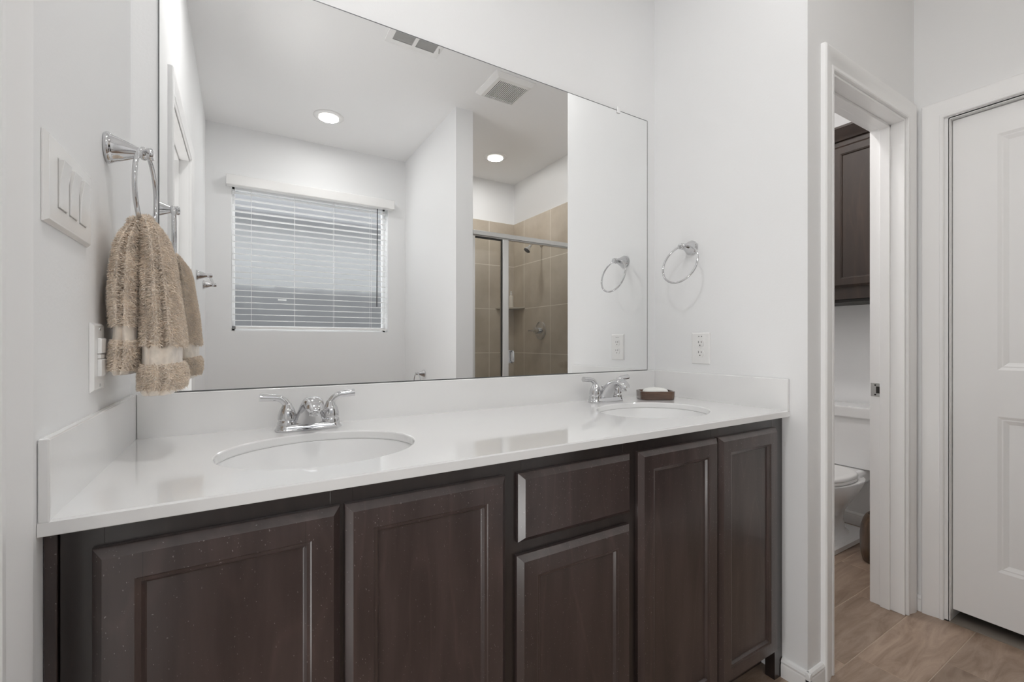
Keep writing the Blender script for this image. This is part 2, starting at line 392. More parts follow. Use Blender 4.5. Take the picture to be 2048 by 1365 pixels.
baseboard('baseboard_toilet', [(XW, YWC + TW, XW, YWB, -1, 0), (XR + TW, YWB, XW, YWB, 0, -1), (XD + TW, YWC + TW, XW, YWC + TW, 0, 1)], 0.075)

# ------------------------------------------------------------------ panelled door in the right wall
def nested(b, F, u0, v0, u1, v1, rings, cap=True, mi=0):
    """rings: (inset, depth); F maps (u,v,d) to the world"""
    R = [[F(u0 + i, v0 + i, d), F(u1 - i, v0 + i, d), F(u1 - i, v1 - i, d), F(u0 + i, v1 - i, d)] for i, d in rings]
    b.loft(R, False, cap, mi)
def make_door3():
    b = MB(); yb, yt = RD1 + 0.005, RD0 - 0.005; zb, zt = 0.046, RTOP - 0.004
    F = lambda u, v, d: (XD + 0.022 - d, u, v)           # front face 22 mm behind the wall face
    ys = [yb, yb + 0.122, yt - 0.122, yt]; zs = [zb, 0.245, 0.822, 0.995, 1.872, zt]
    rg = [(0, 0), (.010, -.004), (.014, -.0035), (.028, -.0095), (.040, -.0095), (.062, -.003)]
    for i in range(3):
        for j in range(5):
            if i == 1 and j in (1, 3): nested(b, F, ys[i], zs[j], ys[i + 1], zs[j + 1], rg)
            else: b.add([F(ys[i], zs[j], 0), F(ys[i + 1], zs[j], 0), F(ys[i + 1], zs[j + 1], 0), F(ys[i], zs[j + 1], 0)], [(0, 1, 2, 3)])
    b.loft([[F(u, v, d) for u, v in ((yb, zb), (yt, zb), (yt, zt), (yb, zt))] for d in (0, -.035)], False, True)
    d = struct(b.build('door_3', M_TRIM, smooth=20), 'white two-panel door, closed, in the right wall')
    k = MB(); T = Txyz(XD + 0.022, RD1 + 0.07, 0.90) @ RX_NEG
    k.lathe([(.032, 0), (.032, .006), (.012, .010), (.011, .03), (.026, .038), (.029, .052), (.022, .064), (.0, .068)], T, 24)
    k.build('door_knob', M_STEEL, d, smooth=40)
make_door3()

# ------------------------------------------------------------------ window, blind, outside
def make_window():
    b = MB(); y0, y1 = YF - 0.15, YF - 0.095; f = 0.022
    b.box((OX0, y0, OZ0), (OX0 + f, y1, OZ1)); b.box((OX1 - f, y0, OZ0), (OX1, y1, OZ1))
    b.box((OX0, y0, OZ0), (OX1, y1, OZ0 + 0.04)); b.box((OX0, y0, OZ1 - f), (OX1, y1, OZ1))
    fr = struct(b.build('window_1', M_TRIM, bevel=0.003), 'white framed obscured-glass window behind the blind')
    p = MB(); p.add([(OX0 + f, YF - .128, OZ0 + .04), (OX1 - f, YF - .128, OZ0 + .04), (OX1 - f, YF - .128, OZ1 - f), (OX0 + f, YF - .128, OZ1 - f)], [(0, 1, 2, 3)]); p.build('window_pane', M_FROST, fr)
    l = MB(); l.box((0.47, YF - 0.125, 1.428), (0.53, YF - 0.112, 1.440)); l.build('latch', M_PLASTIC, fr)
make_window()
def make_blind():
    t = thing('window_blind', 'white slatted blind with wide valance over the obscured window', 'blind', (0.735, YF, 1.2))
    v = MB(); v.box((0.126, YF, 2.243), (1.354, YF + 0.062, 2.318)); v.build('valance', M_PLASTIC, t, bevel=0.004)
    s = MB(); z = 1.262; yc = YF - 0.045
    while z < 2.245:
        s.loft([[(x, yc + dy, z + dz) for dy, dz in ((-.024, -.0012), (0, .0016), (.024, -.0012), (.024, -.0036), (0, -.0008), (-.024, -.0036))] for x in (OX0 + .006, OX1 - .006)]); z += 0.0455
    s.build('slats', M_PLASTIC, t)
    r = MB(); r.box((OX0 + .006, yc - .025, 1.196), (OX1 - .006, yc + .025, 1.214)); rr = r.build('bottom_rail', M_PLASTIC, t, bevel=0.002)
    c = MB(); c.box((OX0 + .004, yc - .0255, 1.1955), (OX0 + .026, yc + .0258, 1.2145)); c.build('rail_end_cap', mat('grey_cap', (0.22, 0.22, 0.22), 0.5), t)
    for x in (0.286, 0.583, 0.876, 1.175):
        c = MB()
        for dy in (-.0255, .0255): c.tube([(x, yc + dy, 1.20), (x, yc + dy, 2.26)], 0.0011, 6)
        c.build('ladder_cord', M_PLASTIC, t)
    w = MB(); w.tube([(1.222, YF + 0.002, 2.25), (1.217, YF + 0.004, 1.40)], 0.0042, 8); w.build('tilt_wand', mat('smoked_wand', (0.035, 0.035, 0.037), 0.3), t)
make_blind()
# what stands outside, blurred by the obscured glass
b = MB(); b.box((-3.5, -6.2, -0.3), (5.5, -6.0, 2.92)); b.box((-3.5, -6.0, 2.86), (5.5, -5.6, 3.75), 1)
ho = b.build('neighbouring_house', [mat('pale_siding', (0.58, 0.58, 0.58), 0.8), mat('grey_fascia', (0.34, 0.34, 0.35), 0.9)])
tag(ho, 'pale house wall under grey eaves, blurred through the window glass', 'house')
b = MB(); 
for k in range(60):
    x = -3.0 + k * 0.142; b.box((x, -4.65, -0.3), (x + 0.136, -4.63, 1.74 + 0.012 * math.sin(k * 2.3)))
tag(b.build('board_fence', mat('weathered_boards', (0.16, 0.16, 0.165), 0.9)), 'grey board fence seen dimly through the lower window glass', 'fence')
b = MB(); b.box((-4, -9, -0.4), (6, YF - 0.15, -0.3)); struct(b.build('ground_outside', mat('lawn', (0.16, 0.17, 0.12), 1.0)))

# ------------------------------------------------------------------ vanity cabinet
def make_vanity():
    t = thing('vanity_cabinet', 'long dark espresso double vanity cabinet under the white countertop', 'cabinet', (XR / 2, -0.28, 0))
    yf, yd = -0.533, -0.553
    b = MB(); th = 0.018
    b.box((0.002, -0.50, 0.10), (XR - 0.002, -0.02, 0.118)); b.box((0.002, -0.032, 0.118), (XR - 0.002, -0.02, 0.68))   # case: open at the top
    for x in (0.002, 0.70, 1.045, XR - 0.02): b.box((x, -0.50, 0.118), (x + .018, -0.032, 0.855))
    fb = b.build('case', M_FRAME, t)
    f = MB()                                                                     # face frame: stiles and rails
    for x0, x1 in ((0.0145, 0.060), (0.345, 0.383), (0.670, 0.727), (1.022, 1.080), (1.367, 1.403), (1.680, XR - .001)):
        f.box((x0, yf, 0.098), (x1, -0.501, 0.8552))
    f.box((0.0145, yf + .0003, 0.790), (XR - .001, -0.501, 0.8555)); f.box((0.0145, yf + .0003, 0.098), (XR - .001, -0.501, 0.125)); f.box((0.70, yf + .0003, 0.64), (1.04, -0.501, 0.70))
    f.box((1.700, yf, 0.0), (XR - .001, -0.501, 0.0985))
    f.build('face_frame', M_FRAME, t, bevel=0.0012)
    s = MB(); s.box((0.0005, yf - .004, 0.0), (0.0138, -0.46, 0.8555)); s.build('filler_strip', M_WOOD, t, bevel=0.0015)
    k = MB(); k.box((0.014, -0.465, 0.0), (XR - .004, -0.450, 0.0975)); k.build('toe_kick', M_WOOD, t)
    rings = [(0, 0), (0, .0075), (.0005, .009), (.0105, .0185), (.012, .0200), (.0130, .0200), (.0455, .0200), (.0475, .0185), (.0495, .0180), (.0525, .0175), (.0560, .0120), (.0580, .0105)]
    def front(name, x0, z0, x1, z1, flat=False):
        F = lambda u, v, d: (u, yf - d, v)
        b = MB()
        if flat:
            nested(b, F, x0, z0, x1, z1, rings[:6], True)
            b.loft([[F(u, v, .0001) for u, v in ((x0, z0), (x1, z0), (x1, z1), (x0, z1))]] * 1, True, False)
            return b.build(name, M_WOOD, t, smooth=20)
        nested(b, F, x0, z0, x1, z1, rings, False)
        # joints where the rails meet the stiles
        for uu in (x0 + .0545, x1 - .0545):
            for va, vb in ((z1 - .0545, z1 - .012), (z0 + .012, z0 + .0545)):
                b.add([F(uu - .0003, va, .02015), F(uu + .0003, va, .02015), F(uu + .0003, vb, .02015), F(uu - .0003, vb, .02015)], [(0, 1, 2, 3)], 1)
        d = b.build(name, [M_WOOD, M_FRAME], t, smooth=20)
        p = MB(); i = .0565; p.box((x0 + i, yf - .0108, z0 + i), (x1 - i, yf - .004, z1 - i)); p.build('panel', M_WOOD, d)
        return d
    zb, zt = 0.105, 0.8245
    front('door', 0.048, zb, 0.3602, zt); front('door', 0.3674, zb, 0.682, zt)
    front('drawer_front', 0.7125, 0.679, 1.0370, zt, True); front('door', 0.7095, zb, 1.0355, 0.652)
    front('door', 1.0650, zb, 1.3820, zt); front('door', 1.3890, zb, 1.6900, zt)
make_vanity()

# ------------------------------------------------------------------ countertop, splashes, basins
ZT = 0.876; YC = -0.5575
SINKS = [(0.3665, -0.3085), (1.3830, -0.3085)]; SA, SB = 0.194, 0.1625
def make_counter():
    t = thing('vanity_countertop', 'glossy white countertop with two oval basin cutouts and low splashes', 'countertop', (XR / 2, -0.28, 0.856))
    b = MB(); zb = 0.856; yfr = YC + 0.003; N = 160
    def flat(x0, x1, z):
        b.add([(x0, yfr, z), (x1, yfr, z), (x1, 0, z), (x0, 0, z)], [(0, 1, 2, 3)])
    xs = [0.0005]
    for cx, cy in SINKS:
        x0, x1 = cx - 0.26, cx + 0.26
        for z in (ZT, zb): flat(xs[-1], x0, z)
        angs = sorted([2 * PI * k / N for k in range(N)] + [math.atan2(yy - cy, xx - cx) % (2 * PI) for xx in (x0, x1) for yy in (yfr, 0)])
        def rect(a):
            c, s = math.cos(a), math.sin(a); k = []
            if c > 1e-9: k.append((x1 - cx) / c)
            if c < -1e-9: k.append((x0 - cx) / c)
            if s > 1e-9: k.append((0 - cy) / s)
            if s < -1e-9: k.append((yfr - cy) / s)
            k = min(k); return cx + k * c, cy + k * s
        def ell(a, g):
            r = 1 / math.sqrt((math.cos(a) / (SA + g)) ** 2 + (math.sin(a) / (SB + g)) ** 2); return cx + r * math.cos(a), cy + r * math.sin(a)
        R = [[(*rect(a), ZT) for a in angs]]
        for g, z in ((0.009, ZT), (0.0035, ZT), (0.0012, ZT - .0008), (0.0, ZT - .003), (0.0, zb + .003), (.002, zb)): R.append([(*ell(a, g), z) for a in angs])
        R.append([(*rect(a), zb) for a in angs])
        b.loft(R, False, False); xs.append(x1)
    for z in (ZT, zb): flat(xs[-1], XR - .0005, z)
    prof = [(yfr, ZT), (YC + .0012, ZT - .0032), (YC, ZT - .0025), (YC, zb + .001), (YC + .001, zb), (yfr, zb)]
    b.loft([[(x, y, z) for y, z in prof] for x in (0.0005, XR - .0005)], False, False, closed=False)
    for xe in (0.0005, XR - .0005): b.add([(xe, yfr, zb), (xe, 0, zb), (xe, 0, ZT), (xe, yfr, ZT)], [(0, 1, 2, 3)])
    b.build('slab', M_COUNTER, t)
    zs = 0.9785
    s = MB(); s.box((0.0125, -0.013, ZT - .0032), (XR - .0125, -0.0005, zs)); s.build('back_splash', M_COUNTER, t, bevel=0.002)
    s = MB(); s.box((0.0005, YC + .0005, ZT - .0032), (0.012, -0.0005, zs)); s.build('side_splash', M_COUNTER, t, bevel=0.002)
    s = MB(); s.box((XR - .012, YC + .0005, ZT - .0032), (XR - .0005, -0.0005, zs)); s.build('side_splash', M_COUNTER, t, bevel=0.002)
make_counter()
def make_sink():
    cx, cy = SINKS[0]
    t = thing('sink_basin', 'white oval basin set in the counter nearest the hanging beige towel', 'sink', (cx, cy, 0.72), 'oval basins in the vanity counter')
    b = MB(); zt = 0.8555; prof = [(1.10, zt), (1.012, zt), (1.005, zt - .003), (.985, zt - .02), (.93, zt - .06), (.82, zt - .098), (.62, zt - .125), (.36, zt - .138), (.13, zt - .1425)]
    n = 64
    rings = [[(cx + SA * k * math.cos(2 * PI * i / n), cy + SB * k * math.sin(2 * PI * i / n), z) for i in range(n)] for k, z in prof]
    b.loft(rings, False, False); outer = [[(x, y, z - .007) for x, y, z in r] for r in rings]; b.loft(outer, False, True); b.loft([rings[0], outer[0]], False, False)
    b.build('bowl', M_PORC, t, smooth=50)
    d = MB(); d.lathe([(.031, 0), (.031, .002), (.027, .0035), (.020, .002), (.019, .004), (.012, .007), (0, .008)], Txyz(cx, cy, zt - .1450), 28); d.build('drain', M_CHROME, t, smooth=40)
    return t
sk = make_sink()
copy_tree(sk, (SINKS[1][0] - SINKS[0][0], 0, 0), 'white oval basin set in the counter next to the wooden soap dish')

# ------------------------------------------------------------------ faucets
def make_faucet(cx, cy):
    t = thing('faucet', 'chrome two-handle faucet behind the basin nearest the beige towel', 'faucet', (cx, cy, ZT), 'centerset faucets on the vanity')
    z0 = ZT + .0004; n = 40
    def stad(hl, hw, z):                                 # stadium outline
        r = []
        for i in range(n):
            a = 2 * PI * i / n; x = (hl - hw) * (1 if math.cos(a) > 0 else -1) + hw * math.cos(a); r.append((cx + x, cy + hw * math.sin(a), z))
        return r
    b = MB(); b.loft([stad(.0790, .0262, z0), stad(.0792, .0264, z0 + .003), stad(.0772, .0245, z0 + .0048), stad(.0760, .0232, z0 + .007), stad(.0745, .0222, z0 + .014), stad(.071, .019, z0 + .0175)])
    b.build('base_plate', M_CHROME, t, smooth=50)
    sp = MB()                                            # spout: flared skirt rising into an arched nose
    secs = [(0.000, .012, .0420, .0210, 0), (.003, .022, .0385, .0205, 6), (.010, .036, .0325, .0190, 18), (.022, .052, .0275, .0170, 38), (.040, .0665, .0245, .0148, 58),
            (.060, .0755, .0232, .0136, 76), (.078, .0765, .0226, .0132, 96), (.093, .0710, .0215, .0122, 118), (.103, .0630, .0185, .0105, 138), (.108, .0575, .0120, .0065, 146)]
    rings = []
    for d, z, hw, ht, ang in secs:
        a = math.radians(ang); ny, nz = -math.cos(a), math.sin(a)      # in-section "up" direction
        ring = []
        for i in range(28):
            th = 2 * PI * i / 28; u = hw * math.copysign(abs(math.cos(th)) ** .85, math.cos(th)); w = ht * math.sin(th)
            ring.append((cx + u, cy - d - w * ny, z0 + z + w * nz))
        rings.append(ring)
    sp.loft(rings); s = sp.build('spout', M_CHROME, t, smooth=60)
    a = MB(); a.lathe([(.0118, 0), (.0125, .002), (.0125, .010), (.0115, .016)], Txyz(cx, cy - .091, z0 + .046), 24); a.lathe([(.009, -.0005), (.009, .0005)], Txyz(cx, cy - .091, z0 + .046), 20, mi=1); a.build('aerator', [M_CHROME, M_STEEL], t, smooth=40)
    r = MB(); r.tube([(cx, cy + .018, z0 + .012), (cx, cy + .018, z0 + .050)], .0022, 10); r.lathe([(.0022, 0), (.0045, .002), (.0050, .006), (.0035, .009), (0, .010)], Txyz(cx, cy + .018, z0 + .049), 14); r.build('lift_rod', M_CHROME, t, smooth=40)
    for sg in (-1, 1):
        hx = cx + sg * .0510
        h = MB(); h.lathe([(.0225, .012), (.0225, .0215), (.0205, .0240), (.0195, .0265), (.0212, .0275), (.0218, .0300), (.0210, .0400), (.0183, .0500), (.0145, .0580), (.0112, .0640), (.0098, .068), (.006, .071), (0, .0715)], Txyz(hx, cy, z0), 30)
        # lever: rises from the bell and bends outward
        p0 = Vector((hx - sg * .001, cy, z0 + .055)); cur = p0.copy(); pts = [cur.copy()]; L = .0052
        for k in range(15):
            q = k / 14; ang = math.radians(8 + 74 * min(1, q * 1.75) + 4 * q)
            cur = cur + Vector((sg * math.sin(ang) * L, -0.06 * L, math.cos(ang) * L)); pts.append(cur.copy())
        rad = [.0095] * 3 + [.0088] * 4 + [.0086, .0086, .0087, .0088, .0090, .0092, .0094, .0095]
        rad = (rad + [.0095])[:len(pts)]
        h.tube(pts, rad, 18)
        h.build('handle', M_CHROME, t, smooth=45)
    return t
FX = [(0.368, -0.078), (1.392, -0.075)]
fc = make_faucet(*FX[0])
copy_tree(fc, (FX[1][0] - FX[0][0], FX[1][1] - FX[0][1], 0), 'chrome two-handle faucet next to the wooden soap dish')

# ------------------------------------------------------------------ mirror
def make_mirror():
    t = thing('wall_mirror', 'large frameless wall mirror above the vanity splash', 'mirror', (0.87, 0, 0.98))
    x0, x1, z0, z1 = 0.0507, 1.6952, 0.9792, 2.0385
    b = MB(); b.box((x0 + .0022, -0.0045, z0 + .0022), (x1 - .0022, -0.0006, z1 - .0022)); b.build('mirror_glass', M_MIRROR, t)
    e = MB(); y0, y1 = -0.0048, -0.0005; w = .0022
    e.box((x0, y0, z0), (x1, y1, z0 + w)); e.box((x0, y0, z1 - w), (x1, y1, z1)); e.box((x0, y0, z0 + w), (x0 + w, y1, z1 - w)); e.box((x1 - w, y0, z0 + w), (x1, y1, z1 - w)); e.build('polished_edge', M_EDGE, t)
    for x in (0.35, 1.527):
        c = MB(); c.box((x - .009, -0.0085, z1 - .012), (x + .009, -0.0052, z1 + .002)); c.box((x - .009, -0.0085, z1 + .0004), (x + .009, -0.0005, z1 + .014)); c.build('mirror_clip', M_CLEAR, t, bevel=0.0015)
make_mirror()

# ------------------------------------------------------------------ towel rings, bar, towel
def make_ring(name, wx, y, z, sg, swivel, label, lean=0.0, off=.059):
    """sg: +1 projects to +x, -1 to -x"""
    t = thing(name, label, 'towel ring', (wx, y, z), 'chrome towel rings')
    T = Txyz(wx + sg * .0005, y, z) @ (RX_POS if sg > 0 else RX_NEG)
    p = MB(); p.lathe([(.0275, 0), (.0290, .002), (.0290, .006), (.0265, .009), (.0245, .012), (.0225, .018), (.0185, .028), (.0140, .038), (.0105, .046), (.0090, .050)], T, 36); p.build('post', M_CHROME, t, smooth=45)
    k = MB(); k.lathe([(.0085, .049), (.0120, .0515), (.0130, .055), (.0118, .0585), (.0105, .0600), (.0118, .0635), (.0125, .067), (.0100, .071), (0, .072)], T, 28); k.build('ring_holder', M_CHROME, t, smooth=45)
    R = 0.0765; r = MB(); a = math.radians(swivel)
    hd = Vector((math.sin(a), math.cos(a), 0))
    up = Vector((-sg * math.sin(math.radians(lean)), 0, math.cos(math.radians(lean))))
    c = Vector((wx + sg * off, y, z + .003)) - up * R
    r.tube([c + (hd * math.sin(2 * PI * i / 56) + up * math.cos(2 * PI * i / 56)) * R for i in range(56)], .0040, 12, closed=True)
    r.build('ring', M_CHROME, t, smooth=60); return t
make_ring('towel_ring', 0, -0.2225, 1.4655, 1, 4, 'chrome towel ring by the light switches holding the beige towel')
make_ring('towel_ring', XR, -0.1860, 1.4710, -1, -2, 'empty chrome towel ring on the right wall above the outlet', 16.6, .050)
make_ring('towel_ring', XP0, -2.087, 0.848, -1, 0, 'small chrome towel ring on the partition, reflected low in the mirror')
def make_bar():
    t = thing('towel_bar', 'chrome towel bar on the left wall, reflected beside the window', 'towel bar', (0, -2.06, 1.483))
    for y in (-1.80, -2.315):
        p = MB(); p.lathe([(.0275, 0), (.0290, .002), (.0290, .006), (.0245, .012), (.0225, .018), (.0185, .028), (.0140, .038), (.0100, .048), (.0125, .055), (.0125, .070), (.0095, .076), (0, .077)], Txyz(.0005, y, 1.483) @ RX_POS, 28); p.build('post', M_CHROME, t, smooth=45)
    b = MB(); b.tube([(.0625, -1.80, 1.483), (.0625, -2.315, 1.483)], .0075, 16); b.build('bar', M_CHROME, t, smooth=45)
make_bar()

CAMX, CAMY, CAMZ = 0.2169, -1.3382, 1.10
def make_towel():
    t = thing('hand_towel', 'fluffy beige hand towel hanging from the towel ring', 'towel', (0.06, -0.22, 1.0))
    def lerp(tab, z):
        tab = sorted(tab)
        if z <= tab[0][0]: return tab[0][1]
        for (a, p), (b_, q) in zip(tab, tab[1:]):
            if z <= b_:
                k = (z - a) / (b_ - a); return p + (q - p) * k
        return tab[-1][1]
    # x extents of the two hanging halves by height (metres), depth along the wall, and fold strength
    HALVES = dict(
        room=dict(xa=[(1.000, .0545), (1.045, .0530), (1.06, .0560), (1.10, .0565), (1.18, .0580), (1.26, .0590), (1.30, .0580), (1.325, .0580), (1.340, .0600)],
                  xb=[(1.000, .1080), (1.010, .1170), (1.030, .1205), (1.050, .1195), (1.06, .1150), (1.09, .1150), (1.096, .1190), (1.15, .1140), (1.21, .1060), (1.27, .0985), (1.305, .0900), (1.325, .0760), (1.338, .0690)],
                  ya=[(1.0, -.300), (1.2, -.302), (1.28, -.296), (1.31, -.287), (1.338, -.272)], yb=[(1.0, -.135), (1.2, -.138), (1.3, -.150), (1.338, -.172)], z0=1.000, z1=1.340, band=(1.058, 1.092)),
        wall=dict(xa=[(1.040, .0155), (1.06, .0140), (1.12, .0165), (1.18, .0130), (1.24, .0160), (1.28, .0210), (1.30, .0290), (1.315, .0400)],
                  xb=[(1.040, .0440), (1.06, .0520), (1.10, .0540), (1.2, .0555), (1.28, .0570), (1.340, .0580)],
                  ya=[(1.0, -.297), (1.2, -.300), (1.29, -.292), (1.335, -.275)], yb=[(1.0, -.140), (1.2, -.140), (1.335, -.172)], z0=1.040, z1=1.334, band=(1.102, 1.130)))
    for nm, h in HALVES.items():
        b = MB(); nz, n = 70, 64; rings = []
        za, zb_ = h['z0'], h['z1']
        ph = 0.4 if nm == 'room' else 1.7
        for k in range(nz + 1):
            z = za + (zb_ - za) * k / nz
            xa, xb, ya, yb = (lerp(h[q], z) for q in ('xa', 'xb', 'ya', 'yb'))
            dr = h['band'][0] < z < h['band'][1]
            endk = 1.0
            if z > zb_ - .014: q = (z - (zb_ - .014)) / .014; endk = math.sqrt(max(0.02, 1 - q * q * .96))
            if z < za + .005: endk = 0.90 + 0.10 * (z - za) / .005
            cx, cy, hx, hy = (xa + xb) / 2, (ya + yb) / 2, (xb - xa) / 2 * endk, (yb - ya) / 2 * (0.5 + .5 * endk)
            ring = []
            for i in range(n):
                th = 2 * PI * i / n; c, s = math.cos(th), math.sin(th)
                ex = 0.72; x = hx * math.copysign(abs(c) ** ex, c); y = hy * math.copysign(abs(s) ** ex, s)
                u = x / max(hx, 1e-4)
                near = max(0, -s) ** .6; far = max(0, s) ** .6; side = abs(c) ** 2
                amp = (.030 if nm == 'room' else .024) * (0.35 + 0.65 * min(1, (zb_ - z) / .06)) * (0.35 if z < h['band'][1] else 1)
                if nm == 'room':
                    g = math.exp(-((u - .28 - .10 * (z - 1.2) * 4) / .16) ** 2) * .75 + math.exp(-((u + .42) / .10) ** 2) * .55
                else: g = math.exp(-((u + .05) / .15) ** 2)
                y += near * amp * g - far * amp * .8 * math.exp(-((u) / .2) ** 2)
                y += .002 * math.sin(9 * z * 6 + i * .35 + ph)
                x += .0012 * math.sin(i * .9 + z * 55 + ph) * side
                if dr: x *= .965; y *= .985
                ring.append((cx + x, cy + y, z))
            rings.append(ring)
        # materials by height: 0 terry, 1 woven band / hem
        vs = [p for r in rings for p in r]; tf = []
        for k in range(nz):
            zmid = za + (zb_ - za) * (k + .5) / nz; mi = 1 if (h['band'][0] < zmid < h['band'][1] or zmid < za + .010) else 0
            fs = [(k * n + i, k * n + (i + 1) % n, (k + 1) * n + (i + 1) % n, (k + 1) * n + i) for i in range(n)]
            if k == 0: b.v = [tuple(p) for p in vs]
            b.f += fs; b.m += [mi] * n
            if mi == 0: tf += fs
        b.f.append(tuple(reversed(range(n)))); b.m.append(1); b.f.append(tuple(nz * n + i for i in range(n))); b.m.append(0)
        # terry pile: short bent loops standing on the surface
        V = [Vector(p) for p in vs]; rnd = random.Random(3 if nm == 'room' else 5)
        areas = [((V[f[2]] - V[f[0]]).cross(V[f[3]] - V[f[1]])).length / 2 for f in tf]
        tot = sum(areas); target = 26000 if nm == 'room' else 15000
        for f, A in zip(tf, areas):
            p = [V[q] for q in f]; nrm = (p[2] - p[0]).cross(p[3] - p[1])
            if nrm.length < 1e-12: continue
            nrm.normalize(); cnt = A / tot * target; cnt = int(cnt) + (rnd.random() < cnt % 1)
            for _ in range(cnt):
                u, w = rnd.random(), rnd.random(); q = (p[0] * (1 - u) + p[1] * u) * (1 - w) + (p[3] * (1 - u) + p[2] * u) * w
                side = nrm.cross(Vector((rnd.gauss(0, 1), rnd.gauss(0, 1), rnd.gauss(0, 1)))).normalized()
                oth = nrm.cross(side); L = rnd.uniform(.0040, .0078); r0 = rnd.uniform(.0006, .0010)
                bend = (side * rnd.gauss(0, .45) + oth * rnd.gauss(0, .45) + Vector((0, 0, -.35))) * L
                tip = q + nrm * L + bend; mid = q + nrm * L * .55 + bend * .25
                o = len(b.v); a0 = q - nrm * .0006
                b.v += [tuple(a0 + side * r0), tuple(a0 - side * r0 * .5 + oth * r0 * .87), tuple(a0 - side * r0 * .5 - oth * r0 * .87),
                        tuple(mid + side * r0 * .9), tuple(mid - side * r0 * .45 + oth * r0 * .8), tuple(mid - side * r0 * .45 - oth * r0 * .8), tuple(tip)]
                b.f += [(o, o + 1, o + 4, o + 3), (o + 1, o + 2, o + 5, o + 4), (o + 2, o, o + 3, o + 5), (o + 3, o + 4, o + 6), (o + 4, o + 5, o + 6), (o + 5, o + 3, o + 6)]; b.m += [0] * 6
        me = bpy.data.meshes.new('towel_half'); me.from_pydata(b.v, [], b.f); me.materials.append(M_TERRY); me.materials.append(M_BAND)
        me.polygons.foreach_set('material_index', b.m); me.shade_smooth(); me.set_sharp_from_angle(angle=math.radians(60))
        o = bpy.data.objects.new('towel_half', me); COL.objects.link(o); o.parent = t; o.location = tuple(-q for q in t.location)
    return t
make_towel()

# ------------------------------------------------------------------ switches and outlets
def make_switch():
    y0, y1, z0, z1 = -0.5430, -0.3480, 1.2545, 1.3720
    t = thing('light_switch', 'white three-gang rocker switch plate on the left wall', 'light switch', (0, (y0 + y1) / 2, z0))
    b = MB(); F = lambda u, v, d: (0.0004 + d, u, v)
    nested(b, F, y0, z0, y1, z1, [(0, 0), (0, .0015), (.004, .0062), (.0065, .0068)]); b.add([F(y0, z0, 0), F(y1, z0, 0), F(y1, z1, 0), F(y0, z1, 0)], [(0, 1, 2, 3)])
    b.build('cover_plate', M_PLASTIC, t, smooth=25)
    ym, zm = (y0 + y1) / 2, (z0 + z1) / 2
    for k in (-1, 0, 1):
        c = ym + k * .0465
        g = MB(); g.box((.0070, c - .0172, zm - .0338), (.0074, c + .0172, zm + .0338)); gg = g.build('rocker_gap_shade', M_SHADOW, t)  # shade in the gap around the rocker, painted as a grey border
        r = MB(); pr = [(zm - .0325, .0070), (zm - .0325, .0090), (zm - .004, .0098), (zm + .004, .0102), (zm + .0325, .0140), (zm + .0325, .0070)]
        r.loft([[(x, y, z) for z, x in pr] for y in (c - .0160, c + .0160)]); r.build('rocker', M_PLASTIC, t, bevel=0.0008)
make_switch()
def make_outlet_raised():
    y0, y1, z0, z1 = -0.3330, -0.2630, 1.0145, 1.1320
    t = thing('wall_outlet', 'white outlet plate with raised two-part insert beside the towel hem', 'outlet', (0, (y0 + y1) / 2, z0))
    b = MB(); F = lambda u, v, d: (0.0004 + d, u, v)
    nested(b, F, y0, z0, y1, z1, [(0, 0), (0, .0015), (.004, .0058), (.0065, .0064)]); b.add([F(y0, z0, 0), F(y1, z0, 0), F(y1, z1, 0), F(y0, z1, 0)], [(0, 1, 2, 3)])
    b.build('cover_plate', M_PLASTIC, t, smooth=25)
    ym = (y0 + y1) / 2
    for za, zb in ((1.0795, 1.1060), (1.0405, 1.0700)):
        r = MB(); r.box((.0066, ym - .0165, za), (.0125, ym + .0165, zb)); r.build('insert', M_PLASTIC, t, bevel=0.0015)
    r = MB(); r.box((.0066, ym - .0150, 1.0708), (.0112, ym + .0150, 1.0785)); r.build('button', M_PLASTIC, t, bevel=0.001)
    for z in (1.122, 1.0245):
        s = MB(); s.lathe([(.0028, 0), (.0026, .0012), (0, .0014)], Txyz(.0066, ym, z) @ RX_POS, 12); s.build('screw', M_STEEL, t, smooth=40)
make_outlet_raised()
